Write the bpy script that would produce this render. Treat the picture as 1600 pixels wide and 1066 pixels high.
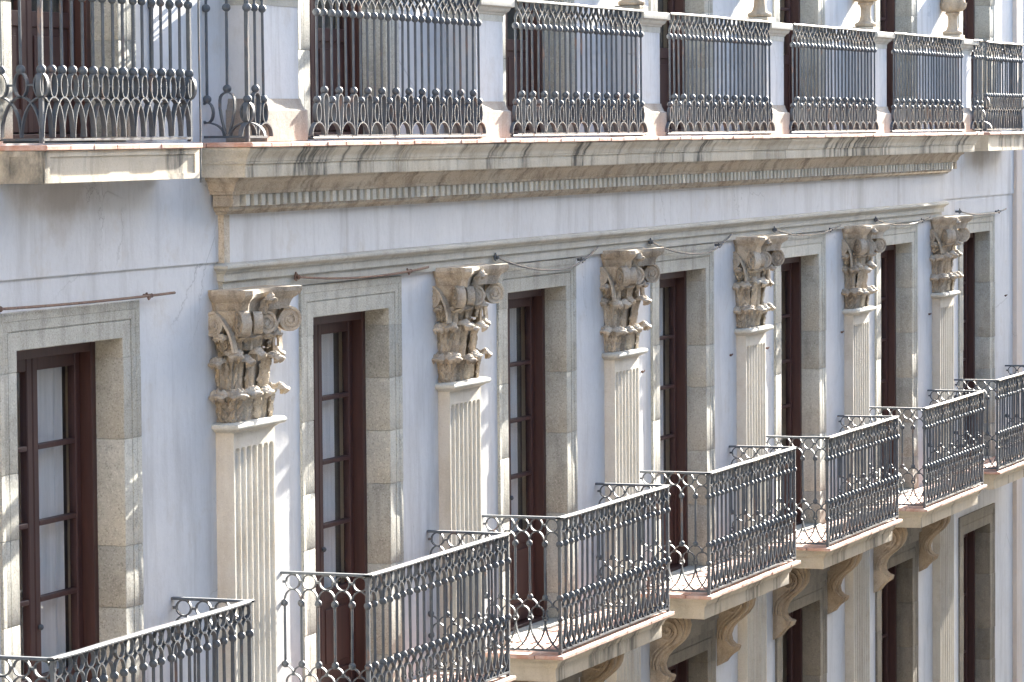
import bpy, math, random
from mathutils import Vector, Matrix

for o in list(bpy.data.objects): bpy.data.objects.remove(o)
scene = bpy.context.scene
COL = scene.collection
rnd = random.Random(7)
R = math.radians

# ------------------------------------------------------------------ camera
cam = bpy.data.cameras.new('camera'); camo = bpy.data.objects.new('camera', cam); COL.objects.link(camo)
YAW, PITCH, ROLL = R(20.349), R(3.247), R(-0.453)
fw = Vector((math.cos(YAW)*math.cos(PITCH), math.sin(YAW)*math.cos(PITCH), -math.sin(PITCH)))
rt = fw.cross(Vector((0, 0, 1))).normalized(); up = rt.cross(fw)
rt2 = rt*math.cos(ROLL)+up*math.sin(ROLL); up2 = up*math.cos(ROLL)-rt*math.sin(ROLL)
m = Matrix.Identity(4)
for i in range(3):
    m[i][0] = rt2[i]; m[i][1] = up2[i]; m[i][2] = -fw[i]
m[0][3], m[1][3], m[2][3] = -18.999, -9.518, 3.7785
camo.matrix_world = m
cam.sensor_width = 36; cam.lens = 5793.25/1600*36; cam.clip_start = .5; cam.clip_end = 2000
scene.camera = camo

# ------------------------------------------------------------------ light
SUN = Vector((1.0, -0.088, 0.41)).normalized()
world = bpy.data.worlds.new('World'); scene.world = world; world.use_nodes = True
wn = world.node_tree; bg = wn.nodes['Background']; bg.inputs[1].default_value = 0.10
sky = wn.nodes.new('ShaderNodeTexSky'); sky.sky_type = 'NISHITA'; sky.sun_disc = False
sky.sun_elevation = math.asin(SUN.z); sky.sun_rotation = math.atan2(SUN.x, SUN.y)
sky.dust_density = 2.0; sky.air_density = 1.0; sky.ozone_density = 1.15
wn.links.new(sky.outputs[0], bg.inputs[0])
sl = bpy.data.lights.new('sun', 'SUN'); sl.energy = 5.0; sl.angle = R(.53); sl.color = (1, .94, .84)
so = bpy.data.objects.new('sun', sl); COL.objects.link(so)
so.rotation_euler = SUN.to_track_quat('Z', 'Y').to_euler()
scene.view_settings.view_transform = 'Standard'; scene.view_settings.look = 'None'
scene.view_settings.exposure = 3.08; scene.view_settings.gamma = 1
scene.render.engine = 'CYCLES'
scene.cycles.max_bounces = 8; scene.cycles.diffuse_bounces = 5; scene.cycles.transparent_max_bounces = 12

# ------------------------------------------------------------------ materials
def nodes_of(name):
    mt = bpy.data.materials.new(name); mt.use_nodes = True
    nt = mt.node_tree; b = nt.nodes['Principled BSDF']
    return mt, nt, b
class NT:
    def __init__(s, nt):
        s.nt = nt; s.pos = nt.nodes.new('ShaderNodeNewGeometry').outputs['Position']
    def map(s, scale, loc=(0, 0, 0)):
        n = s.nt.nodes.new('ShaderNodeMapping'); n.inputs['Scale'].default_value = scale; n.inputs['Location'].default_value = loc
        s.nt.links.new(s.pos, n.inputs['Vector']); return n.outputs[0]
    def noise(s, scale, detail=4, rough=.6, loc=(0, 0, 0), dist=0.0):
        if not isinstance(scale, tuple): scale = (scale,)*3
        n = s.nt.nodes.new('ShaderNodeTexNoise'); n.inputs['Scale'].default_value = 1
        n.inputs['Detail'].default_value = detail; n.inputs['Roughness'].default_value = rough; n.inputs['Distortion'].default_value = dist
        s.nt.links.new(s.map(scale, loc), n.inputs['Vector']); return n.outputs[0]
    def ramp(s, v, a, b, ca=(0, 0, 0, 1), cb=(1, 1, 1, 1)):
        n = s.nt.nodes.new('ShaderNodeValToRGB'); e = n.color_ramp.elements
        e[0].position = a; e[1].position = b; e[0].color = ca; e[1].color = cb
        s.nt.links.new(v, n.inputs[0]); return n.outputs[0]
    def mix(s, f, a, b, mode='MIX'):
        n = s.nt.nodes.new('ShaderNodeMix'); n.data_type = 'RGBA'; n.blend_type = mode
        for sock, v in ((n.inputs[0], f), (n.inputs[6], a), (n.inputs[7], b)):
            if isinstance(v, (int, float)): sock.default_value = v
            elif isinstance(v, tuple): sock.default_value = v if len(v) == 4 else v+(1,)
            else: s.nt.links.new(v, sock)
        return n.outputs[2]
    def math(s, op, a, b):
        n = s.nt.nodes.new('ShaderNodeMath'); n.operation = op
        for sock, v in ((n.inputs[0], a), (n.inputs[1], b)):
            if isinstance(v, (int, float)): sock.default_value = v
            else: s.nt.links.new(v, sock)
        return n.outputs[0]
    def bump(s, h, strength, dist, b):
        n = s.nt.nodes.new('ShaderNodeBump'); n.inputs['Strength'].default_value = strength; n.inputs['Distance'].default_value = dist
        s.nt.links.new(h, n.inputs['Height']); s.nt.links.new(n.outputs[0], b.inputs['Normal'])
    def link(s, a, b): s.nt.links.new(a, b)

def stone(name, base, light, dark, speck=.25, bumpd=.004, streak=.35, stain=0.0, rough=.9):
    mt, nt, b = nodes_of(name); n = NT(nt)
    c = n.mix(n.ramp(n.noise(1.7, 5, .65), .35, .68), base, light)
    c = n.mix(n.math('MULTIPLY', n.ramp(n.noise((7, 7, .8), 4, .6), .5, .75), streak), c, dark)
    c = n.mix(n.math('MULTIPLY', n.ramp(n.noise(5.5, 6, .7, (3, 1, 9)), .5, .72), streak*.8), c, dark)
    c = n.mix(n.math('MULTIPLY', n.ramp(n.noise(95, 3, .7), .52, .70), speck), c, tuple(v*.42 for v in dark[:3]))
    c = n.mix(n.math('MULTIPLY', n.ramp(n.noise(80, 2, .6, (7, 7, 7)), .55, .75), speck), c, tuple(min(1, v*1.35) for v in light[:3]))
    oi = nt.nodes.new('ShaderNodeObjectInfo'); rv = n.math('ADD', .86, n.math('MULTIPLY', oi.outputs['Random'], .30))
    cc = nt.nodes.new('ShaderNodeCombineColor')
    for i in range(3): n.link(n.math('MULTIPLY', rv, (1.0, .99, .975)[i]) , cc.inputs[i])
    c = n.mix(1.0, c, cc.outputs[0], 'MULTIPLY')
    if stain:
        st = n.math('MULTIPLY', n.ramp(n.noise((2.6, 1.0, .45), 4, .62, (2.3, 0, 0), .35), .52, .60), n.ramp(n.noise((14, 5, 3), 5, .7), .32, .6))
        c = n.mix(n.math('MULTIPLY', st, stain), c, (.045, .05, .05, 1))
    n.link(c, b.inputs['Base Color']); b.inputs['Roughness'].default_value = rough
    b.inputs['Specular IOR Level'].default_value = .2
    h = n.math('ADD', n.noise(60, 5, .75), n.math('MULTIPLY', n.noise(9, 4, .6), 1.5))
    n.bump(h, .55, bumpd, b)
    return mt

M = {}
M['stone'] = stone('grey_limestone', (.385, .378, .335, 1), (.475, .468, .425, 1), (.22, .214, .188, 1), .6, .007, .75)
M['stone_pale'] = stone('pale_limestone', (.44, .435, .395, 1), (.52, .515, .475, 1), (.29, .282, .25, 1), .3, .004, .6)
M['stone_warm'] = stone('warm_carved_stone', (.42, .355, .28, 1), (.49, .45, .385, 1), (.14, .115, .09, 1), .45, .012, .9)
M['stone_cornice'] = stone('weathered_cornice_stone', (.45, .41, .335, 1), (.53, .505, .44, 1), (.27, .235, .185, 1), .3, .005, .65, .95)
M['stone_slab'] = stone('balcony_slab_stone', (.49, .425, .325, 1), (.53, .48, .40, 1), (.31, .27, .21, 1), .2, .004, .5, .8)
M['stone_pink'] = stone('pinkish_base_stone', (.36, .315, .27, 1), (.42, .38, .335, 1), (.24, .18, .145, 1), .4, .006, .6)
M['stone_dark'] = stone('shade_toned_lower_stone', (.20, .178, .145, 1), (.26, .235, .195, 1), (.10, .09, .075, 1), .4, .006, .7)  # shade below the balconies put into a darker stone colour
M['stone_ochre'] = stone('ochre_console_stone', (.42, .33, .235, 1), (.48, .40, .305, 1), (.16, .12, .085, 1), .35, .010, .85)
M['shaft'] = stone('smooth_shaft_stone', (.49, .465, .41, 1), (.55, .53, .485, 1), (.36, .31, .25, 1), .2, .003, .55)

def plaster(name, base, light, dark):
    mt, nt, b = nodes_of(name); n = NT(nt)
    c = n.mix(n.ramp(n.noise(.9, 6, .65), .38, .64), base, light)
    c = n.mix(n.math('MULTIPLY', n.ramp(n.noise((4.2, 4.2, .45), 6, .68, (4, 2, 0), .3), .50, .72), .7), c, dark)
    c = n.mix(n.math('MULTIPLY', n.ramp(n.noise(3.1, 7, .72, (9, 2, 4)), .56, .74), .5), c, tuple(v*k for v, k in zip(dark[:3], (1.25, 1.12, .95))))
    c = n.mix(n.math('MULTIPLY', n.ramp(n.noise(.7, 3, .5, (1, 7, 2)), .55, .60), .22), c, light)
    c = n.mix(n.math('MULTIPLY', n.ramp(n.noise((34, 34, 14), 4, .7), .48, .75), .22), c, dark)
    c = n.mix(n.math('MULTIPLY', n.ramp(n.noise(120, 2, .7), .6, .75), .25), c, dark)
    xyz = nt.nodes.new('ShaderNodeSeparateXYZ'); n.link(n.pos, xyz.inputs[0])
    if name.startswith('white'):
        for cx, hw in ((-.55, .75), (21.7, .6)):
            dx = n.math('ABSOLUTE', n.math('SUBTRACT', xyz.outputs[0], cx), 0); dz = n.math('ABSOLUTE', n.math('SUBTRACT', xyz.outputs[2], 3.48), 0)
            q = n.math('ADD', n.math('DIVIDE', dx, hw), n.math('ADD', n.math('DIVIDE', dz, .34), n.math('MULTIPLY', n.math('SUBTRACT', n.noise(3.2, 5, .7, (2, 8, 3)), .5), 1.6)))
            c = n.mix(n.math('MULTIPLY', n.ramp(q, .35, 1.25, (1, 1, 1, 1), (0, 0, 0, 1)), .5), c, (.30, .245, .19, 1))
    # hairline cracks
    vn = nt.nodes.new('ShaderNodeTexVoronoi'); vn.feature = 'DISTANCE_TO_EDGE'; vn.inputs['Scale'].default_value = 1
    wob = n.mix(.22, n.map((1.1, 1.1, .8), (3, 0, 1)), n.noise(3.5, 5, .7), 'ADD'); n.link(wob, vn.inputs['Vector'])
    cr = n.math('MULTIPLY', n.ramp(vn.outputs[0], .0, .0045, (1, 1, 1, 1), (0, 0, 0, 1)), n.ramp(n.noise(.8, 2, .5, (5, 5, 5)), .52, .62))
    c = n.mix(n.math('MULTIPLY', cr, .55), c, tuple(v*.5 for v in dark[:3]))
    n.link(c, b.inputs['Base Color']); b.inputs['Roughness'].default_value = .85; b.inputs['Specular IOR Level'].default_value = .25
    h = n.math('ADD', n.noise(3.0, 6, .65), n.math('MULTIPLY', n.noise(55, 4, .65), .15))
    n.bump(h, .6, .012, b)
    return mt
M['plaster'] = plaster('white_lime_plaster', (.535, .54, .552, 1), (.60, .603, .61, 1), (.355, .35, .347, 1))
M['plaster_pink'] = plaster('pinkish_plaster', (.58, .50, .44, 1), (.64, .57, .51, 1), (.45, .38, .33, 1))
M['cream'] = plaster('cream_inner_plaster', (.70, .64, .48, 1), (.74, .69, .55, 1), (.6, .54, .4, 1))
M['far_grey'] = plaster('pale_grey_plaster', (.55, .56, .55, 1), (.6, .61, .6, 1), (.42, .43, .42, 1))
M['far_plaster'] = plaster('sunny_ochre_plaster', (.66, .52, .34, 1), (.72, .60, .42, 1), (.5, .38, .25, 1))

def simple(name, col, rough, var=.3, scale=20, metal=0, bump=.002, spec=.5):
    mt, nt, b = nodes_of(name); n = NT(nt)
    c = n.mix(n.ramp(n.noise(scale, 5, .65), .3, .7), tuple(v*(1-var) for v in col), tuple(v*(1+var) for v in col))
    n.link(c, b.inputs['Base Color']); b.inputs['Metallic'].default_value = metal; b.inputs['Specular IOR Level'].default_value = spec
    n.link(n.ramp(n.noise(scale*1.7, 4), .2, .8, (rough*.8,)*3+(1,), (min(1, rough*1.2),)*3+(1,)), b.inputs['Roughness'])
    n.bump(n.noise(scale*2.5, 4, .7), .5, bump, b)
    return mt
def ironmat():
    mt, nt, b = nodes_of('grey_painted_iron'); n = NT(nt)
    c = n.mix(n.ramp(n.noise(14, 5, .65), .3, .7), (.058, .068, .080, 1), (.095, .109, .125, 1))
    c = n.mix(n.math('MULTIPLY', n.ramp(n.noise((9, 9, 4), 5, .7, (5, 5, 1)), .58, .70), .75), c, (.19, .115, .085, 1))
    n.link(c, b.inputs['Base Color']); b.inputs['Roughness'].default_value = .6; b.inputs['Specular IOR Level'].default_value = .35
    n.bump(n.noise(90, 3, .6), .4, .0012, b); return mt
M['iron'] = ironmat()
M['rust'] = simple('rusty_iron', (.13, .075, .055), .8, .4, 40)
def woodmat():
    mt, nt, b = nodes_of('dark_red_brown_wood'); n = NT(nt)
    c = n.mix(n.ramp(n.noise((30, 30, 2.2), 5, .65), .3, .72), (.042, .0155, .0135, 1), (.070, .027, .022, 1))
    n.link(c, b.inputs['Base Color']); b.inputs['Roughness'].default_value = .5
    n.bump(n.noise((60, 60, 3), 4, .6), .35, .0015, b); return mt
M['wood'] = woodmat()
def tilemat():
    mt, nt, b = nodes_of('terracotta_tile'); n = NT(nt)
    oi = nt.nodes.new('ShaderNodeObjectInfo')
    c = n.mix(oi.outputs['Random'], (.40, .19, .13, 1), (.52, .30, .22, 1))
    c = n.mix(n.math('MULTIPLY', n.ramp(n.noise(11, 5, .7), .40, .68), .7), c, (.61, .49, .43, 1))
    c = n.mix(n.math('MULTIPLY', n.ramp(n.noise(30, 4, .7, (2, 2, 2)), .6, .78), .35), c, (.25, .13, .09, 1))
    n.link(c, b.inputs['Base Color']); b.inputs['Roughness'].default_value = .8
    n.bump(n.noise(45, 4, .6), .4, .002, b); return mt
M['tile'] = tilemat()
M['mortar'] = simple('pale_mortar', (.45, .40, .34), .95, .2, 30)
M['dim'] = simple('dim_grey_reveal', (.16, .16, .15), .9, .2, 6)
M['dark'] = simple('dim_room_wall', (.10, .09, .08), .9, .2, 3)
M['asphalt'] = simple('street_paving', (.075, .072, .07), .9, .25, 3)
def glassmat():
    mt, nt, b = nodes_of('window_glass'); n = NT(nt)
    nt.nodes.remove(b)
    out = nt.nodes['Material Output']
    t = nt.nodes.new('ShaderNodeBsdfTransparent'); t.inputs[0].default_value = (.93, .925, .93, 1)
    g = nt.nodes.new('ShaderNodeBsdfGlossy'); g.inputs['Roughness'].default_value = .02
    f = nt.nodes.new('ShaderNodeFresnel'); f.inputs[0].default_value = 1.5
    gb = nt.nodes.new('ShaderNodeNewGeometry')
    ff = n.math('MULTIPLY', f.outputs[0], n.math('SUBTRACT', 1.0, gb.outputs['Backfacing']))
    bp = nt.nodes.new('ShaderNodeBump'); bp.inputs['Strength'].default_value = .15; bp.inputs['Distance'].default_value = .004
    n.link(n.noise(4, 2, .5), bp.inputs['Height']); n.link(bp.outputs[0], g.inputs['Normal'])
    mx = nt.nodes.new('ShaderNodeMixShader')
    n.link(ff, mx.inputs[0]); n.link(t.outputs[0], mx.inputs[1]); n.link(g.outputs[0], mx.inputs[2]); n.link(mx.outputs[0], out.inputs[0])
    return mt
M['glass'] = glassmat()
def curtainmat():
    mt, nt, b = nodes_of('sheer_white_curtain'); n = NT(nt)
    c = n.mix(n.ramp(n.noise((40, 40, 1.5), 3, .6), .3, .7), (.58, .59, .58, 1), (.74, .745, .73, 1))
    n.link(c, b.inputs['Base Color']); b.inputs['Roughness'].default_value = .9; return mt
M['curtain'] = curtainmat()

# ------------------------------------------------------------------ mesh helpers
class MB:
    def __init__(s): s.v = []; s.f = []
    def quadbox(s, x0, x1, y0, y1, z0, z1):
        b = len(s.v)
        s.v += [(x0, y0, z0), (x1, y0, z0), (x1, y1, z0), (x0, y1, z0), (x0, y0, z1), (x1, y0, z1), (x1, y1, z1), (x0, y1, z1)]
        s.f += [tuple(b+i for i in q) for q in ((0, 3, 2, 1), (4, 5, 6, 7), (0, 1, 5, 4), (1, 2, 6, 5), (2, 3, 7, 6), (3, 0, 4, 7))]
        return s
    def cbox(s, x0, x1, y0, y1, z0, z1, c=.004):
        # box with chamfered edges
        b = len(s.v); xs = (x0, x1); ys = (y0, y1); zs = (z0, z1); idx = {}
        for i in (0, 1):
            for j in (0, 1):
                for k in (0, 1):
                    sx, sy, sz = (1 if i == 0 else -1), (1 if j == 0 else -1), (1 if k == 0 else -1)
                    for a in range(3):
                        p = [xs[i], ys[j], zs[k]]
                        for q, sg in ((0, sx), (1, sy), (2, sz)):
                            if q != a: p[q] += sg*c
                        # vertex on face whose normal is axis a
                        idx[(i, j, k, a)] = len(s.v); s.v.append(tuple(p))
        def F(*l): s.f.append(tuple(l))
        for d in (0, 1):
            q = [(d, 0, 0), (d, 1, 0), (d, 1, 1), (d, 0, 1)]; F(*[idx[t+(0,)] for t in (q if d else q[::-1])])
            q = [(0, d, 0), (1, d, 0), (1, d, 1), (0, d, 1)]; F(*[idx[t+(1,)] for t in (q[::-1] if d else q)])
            q = [(0, 0, d), (1, 0, d), (1, 1, d), (0, 1, d)]; F(*[idx[t+(2,)] for t in (q if d else q[::-1])])
        for j in (0, 1):
            for k in (0, 1):
                F(idx[(0, j, k, 1)], idx[(1, j, k, 1)], idx[(1, j, k, 2)], idx[(0, j, k, 2)])
                F(idx[(j, 0, k, 0)], idx[(j, 1, k, 0)], idx[(j, 1, k, 2)], idx[(j, 0, k, 2)])
                F(idx[(j, k, 0, 0)], idx[(j, k, 1, 0)], idx[(j, k, 1, 1)], idx[(j, k, 0, 1)])
        for key in [(i, j, k) for i in (0, 1) for j in (0, 1) for k in (0, 1)]:
            F(*[idx[key+(a,)] for a in range(3)])
        return s
    def rings(s, rings, close=True, cap=True):
        n = len(rings[0]); b = len(s.v)
        for r in rings: s.v += [tuple(p) for p in r]
        for i in range(len(rings)-1):
            for j in range(n if close else n-1):
                k = (j+1) % n
                s.f.append((b+i*n+j, b+i*n+k, b+(i+1)*n+k, b+(i+1)*n+j))
        if cap and close:
            s.f.append(tuple(b+j for j in range(n))[::-1]); e = b+(len(rings)-1)*n
            s.f.append(tuple(e+j for j in range(n)))
        return s
    def tube(s, pts, r, n=6):
        pts = [Vector(p) for p in pts]; rs = []
        for i, p in enumerate(pts):
            t = (pts[min(i+1, len(pts)-1)]-pts[max(i-1, 0)]).normalized()
            a = Vector((0, 1, 0)) if abs(t.y) < .9 else Vector((1, 0, 0))
            u = t.cross(a).normalized(); w = t.cross(u)
            rr = r[i] if isinstance(r, (list, tuple)) else r
            rs.append([p+u*rr*math.cos(2*math.pi*j/n)+w*rr*math.sin(2*math.pi*j/n) for j in range(n)])
        return s.rings(rs)
    def strap(s, pts, t, d, N=(0, 1, 0)):
        # flat bar along a planar curve: t in plane, d across (along N)
        pts = [Vector(p) for p in pts]; N = Vector(N); rs = []
        closed = (pts[0]-pts[-1]).length < 1e-6
        for i, p in enumerate(pts):
            a = pts[i-1] if i else (pts[-2] if closed else pts[0])
            c = pts[i+1] if i < len(pts)-1 else (pts[1] if closed else pts[-1])
            tg = (c-a).normalized(); w = tg.cross(N).normalized()
            rs.append([p+w*t/2+N*d/2, p-w*t/2+N*d/2, p-w*t/2-N*d/2, p+w*t/2-N*d/2])
        return s.rings(rs, cap=not closed)
    def lathe(s, prof, n=10, c=(0, 0, 0)):
        rs = [[(c[0]+max(r, 1e-4)*math.cos(2*math.pi*j/n), c[1]+max(r, 1e-4)*math.sin(2*math.pi*j/n), c[2]+z) for j in range(n)] for r, z in prof]
        return s.rings(rs)
    def ball(s, c, r, n=8, mseg=6, sq=1.0):
        return s.lathe([(r*math.sin(math.pi*i/mseg), -r*sq*math.cos(math.pi*i/mseg)) for i in range(mseg+1)], n, c)
    def extrude(s, poly, axis, a, b):
        # poly = list of (p, q); axis 'x': (y,z), 'z': (x,y), 'y': (x,z)
        def P(p, q, t): return {'x': (t, p, q), 'z': (p, q, t), 'y': (p, t, q)}[axis]
        return s.rings([[P(p, q, a) for p, q in poly], [P(p, q, b) for p, q in poly]])
    def mesh(s, name, mat, smooth=40):
        me = bpy.data.meshes.new(name); me.from_pydata([tuple(v) for v in s.v], [], s.f); me.validate(); 
        import bmesh
        bm = bmesh.new(); bm.from_mesh(me); bmesh.ops.recalc_face_normals(bm, faces=bm.faces); bm.to_mesh(me); bm.free()
        me.materials.append(mat)
        if smooth:
            me.polygons.foreach_set('use_smooth', [True]*len(me.polygons)); me.set_sharp_from_angle(angle=R(smooth))
        return me
def link(name, me, parent=None, loc=(0, 0, 0), rz=0, scale=None):
    o = bpy.data.objects.new(name, me); COL.objects.link(o); o.parent = parent; o.location = loc
    if rz: o.rotation_euler = (0, 0, rz)
    if scale: o.scale = scale
    return o
def tag(o, label, cat, group=None):
    o['label'] = label; o['category'] = cat
    if group: o['group'] = group
    return o
def empty(name, loc, label, cat, group=None):
    return tag(link(name, None, None, loc), label, cat, group)

ORD = ['first', 'second', 'third', 'fourth', 'fifth', 'sixth', 'seventh']
B = 3.6
XL, XR = 1.56, 19.82            # ends of the middle section (entablature)
BAYS = [-.45, 3.6, 7.2, 10.8, 14.4, 18.0, 21.575]
PIL = [(1.770, .305, .12), (5.465, .304, .09), (9.065, .304, .09), (12.67, .304, .09), (16.285, .304, .09), (19.84, .304, .09)]
WO = .645                       # half width of window openings

# ------------------------------------------------------------------ setting
g = MB().quadbox(-160, 260, -160, 0.0, -6.3, -6.2).mesh('street', M['asphalt'], 0)
st = link('street', g); st['kind'] = 'structure'

# ------------------------------------------------------------------ building: wall
bld = empty('building', (0, 0, -6.2), 'white plastered stone townhouse facade with fluted pilasters, dentil cornice and rows of balconies', 'building')
BZ = 6.2
def part(name, me, parent=None, loc=(0, 0, 0), **k):
    if parent is None: return link(name, me, bld, (loc[0], loc[1], loc[2]+BZ), **k)
    return link(name, me, parent, loc, **k)

STOREYS = [(-4.2, -.718), (0.0, 2.585), (3.75, 6.35)]     # opening z ranges
holes = []
for si, (z0, z1) in enumerate(STOREYS):
    for x in BAYS: holes.append((x-WO-.1, x+WO+.1, z0-.02, z1+.1))
WX0, WX1, WZ0, WZ1 = -4.5, 27.0, -6.2, 8.6
wb = MB()
xs = sorted(set([WX0, WX1]+[h[0] for h in holes]+[h[1] for h in holes]))
for a, b in zip(xs, xs[1:]):
    hs = sorted([(h[2], h[3]) for h in holes if h[0] <= a+1e-6 and h[1] >= b-1e-6])
    z = WZ0
    for h0, h1 in hs+[(WZ1, WZ1)]:
        if h0 > z: 
            nb = len(wb.v); wb.v += [(a, 0, z), (b, 0, z), (b, 0, h0), (a, 0, h0)]; wb.f.append((nb, nb+1, nb+2, nb+3))
        z = h1
for h in holes:
    x0, x1, z0, z1 = h; nb = len(wb.v)
    wb.v += [(x0, 0, z0), (x1, 0, z0), (x1, 0, z1), (x0, 0, z1), (x0, .2, z0), (x1, .2, z0), (x1, .2, z1), (x0, .2, z1)]
    for i in range(4): wb.f.append((nb+i, nb+(i+1) % 4, nb+4+(i+1) % 4, nb+4+i))
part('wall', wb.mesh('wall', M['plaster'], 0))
# inner cream reveals, rooms behind
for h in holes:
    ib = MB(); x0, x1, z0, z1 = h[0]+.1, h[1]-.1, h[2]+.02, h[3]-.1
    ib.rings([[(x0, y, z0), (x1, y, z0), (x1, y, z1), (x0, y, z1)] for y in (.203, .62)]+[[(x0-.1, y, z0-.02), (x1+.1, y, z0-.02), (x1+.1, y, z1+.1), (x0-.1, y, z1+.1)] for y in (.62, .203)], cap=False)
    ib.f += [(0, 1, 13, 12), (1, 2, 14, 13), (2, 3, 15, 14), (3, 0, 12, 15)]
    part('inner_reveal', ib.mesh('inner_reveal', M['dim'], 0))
    for sg, xx in ((-1, x0), (1, x1)): part('inner_trim', MB().quadbox(min(xx, xx-sg*.006), max(xx, xx-sg*.006), .307, .36, z0+.03, z1-.08).mesh('inner_trim', M['cream'], 0))
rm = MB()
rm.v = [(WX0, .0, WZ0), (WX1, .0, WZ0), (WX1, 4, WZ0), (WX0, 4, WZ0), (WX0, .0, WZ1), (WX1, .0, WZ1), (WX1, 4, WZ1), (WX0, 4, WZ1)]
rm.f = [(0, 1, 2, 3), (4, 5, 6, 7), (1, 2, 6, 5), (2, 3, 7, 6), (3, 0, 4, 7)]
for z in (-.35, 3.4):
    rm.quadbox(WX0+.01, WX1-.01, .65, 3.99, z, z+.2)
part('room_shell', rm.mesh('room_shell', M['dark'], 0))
# plaster bands of the two wings, standing slightly proud above a shadow joint
wm = MB().quadbox(WX0+.02, 1.545, -.014, .01, 2.995, 3.66).mesh('wing_band', M['plaster'], 0); part('plaster_band', wm)
wm = MB().quadbox(XR+.05, WX1-.02, -.014, .01, 3.005, 3.66).mesh('wing_band', M['plaster'], 0); part('plaster_band', wm)
# pinkish vertical strip at the far end of the facade
part('corner_strip', MB().cbox(23.42, 23.72, -.05, .01, WZ0, WZ1-.1, .006).mesh('corner_strip', M['plaster_pink'], 0))
part('corner_strip', MB().cbox(24.35, 25.2, -.09, .01, WZ0, WZ1-.1, .006).mesh('corner_strip', M['plaster'], 0))

blocker = part('sun_blocker', MB().cbox(25.9, 26.9, -.58, .0, WZ0, 5.3, .01).mesh('sun_blocker', M['plaster'], 0))  # unseen block added to keep sun off the wall at the right
# ------------------------------------------------------------------ mouldings with mitred returns
def mould(prof, x0, x1, left=True, right=True):
    mb = MB(); rs = []
    for p, z in prof:
        l = x0-p if left else x0; r = x1+p if right else x1
        rs.append([(l, .004, z), (l, -p, z), (r, -p, z), (r, .004, z)])
    mb.rings(rs)
    return mb
def jitter(mb, a):
    mb.v = [(x+rnd.uniform(-a, a), y+rnd.uniform(-a, a), z+rnd.uniform(-a, a)) for x, y, z in mb.v]; return mb
corn = part('cornice', mould([(.05, 3.325), (.05, 3.412)], XL, XR).mesh('dentil_band', M['stone_cornice'], 0))
def sub(par, name, me, loc=(0, 0, 0), **k): return link(name, me, par, loc, **k)
PC = [(.25, 3.512), (.318, 3.512), (.32, 3.516), (.32, 3.592), (.331, 3.594), (.331, 3.606), (.336, 3.608), (.338, 3.622), (.345, 3.636), (.358, 3.652), (.373, 3.668), (.381, 3.682), (.382, 3.691)]
cuts = [XL-.0]; x = XL+.95
while x < XR-.7: cuts.append(x); x += rnd.uniform(1.0, 1.5)
cuts.append(XR)
for i in range(len(cuts)-1):
    a, b = cuts[i], cuts[i+1]; first, last = i == 0, i == len(cuts)-2
    dz = rnd.uniform(-.002, .002); dp = rnd.uniform(-.003, .003)
    sub(corn, 'cornice_block', mould([(p+dp if k else p, z+dz) for k, (p, z) in enumerate(PC)], a+(0 if first else .002), b-(0 if last else .002), first, last).mesh('cornice_block', M['stone_cornice'], 35))
sub(corn, 'bed_moulding', mould([(.15, 3.404), (.165, 3.406), (.168, 3.424), (.18, 3.43), (.185, 3.45), (.20, 3.475), (.225, 3.492), (.23, 3.5), (.232, 3.511)], XL, XR).mesh('bed_moulding', M['stone_warm'], 35))
den = MB().cbox(-.029, .029, -.168, -.045, 3.333, 3.4045, .003).mesh('dentil', M['stone_pale'], 0)
nd = 163
for i in range(nd):
    x = XL+.0+(XR-XL)*(i+.5)/nd
    sub(corn, 'dentil', den, (x, rnd.uniform(-.002, .002), rnd.uniform(-.001, .001)))
cd = MB().cbox(-.05, .05, -.166, -.03, 3.333, 3.4045, .004).mesh('corner_dentil', M['stone_warm'], 0)
sub(corn, 'dentil', cd, (XL-.11, 0, 0)); sub(corn, 'dentil', cd, (XR+.11, 0, 0))
sub(corn, 'lower_moulding', mould([(.05, 3.282), (.085, 3.284), (.088, 3.296), (.11, 3.306), (.118, 3.318), (.118, 3.330)], XL, XR).mesh('lower_moulding', M['stone_warm'], 35))
part('frieze', mould([(.046, 2.97), (.046, 3.29)], XL, XR).mesh('frieze', M['plaster'], 0))
arch = part('architrave', mould([(.030, 2.805), (.030, 2.874), (.05, 2.876), (.05, 2.924), (.06, 2.926), (.065, 2.938), (.088, 2.95), (.094, 2.958), (.094, 2.972), (.07, 2.986), (.04, 2.988)], XL, XR).mesh('architrave', M['stone_pale'], 30))
part('corner_strip', mould([(.052, 2.99), (.052, 3.28)], XL, XL+.03, True, False).mesh('frieze_edge', M['stone_warm'], 0))
# terrace tiles on the cornice
tl = MB().cbox(-.141, .141, -.402, -.1, 3.693, 3.722, .004).mesh('tile', M['tile'], 0)
tb = MB().cbox(-.141, .141, -.097, -.005, 3.693, 3.722, .004).mesh('tile_back', M['tile'], 0)
n = int((XR-XL+.8)/.287)
for i in range(n):
    x = XL-.4+.144+i*(XR-XL+.8)/n
    sub(corn, 'tile', tl, (x, rnd.uniform(-.004, .004), rnd.uniform(-.002, .002))); sub(corn, 'tile', tb, (x, 0, rnd.uniform(-.001, .001)))
# roof cornice above the picture
part('roof_cornice', mould([(.1, 8.0), (.15, 8.1), (.4, 8.3), (.5, 8.4), (.5, 8.55), (.0, 8.6)], WX0+.6, WX1-.6).mesh('roof_cornice', M['stone_cornice'], 0))

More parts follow.
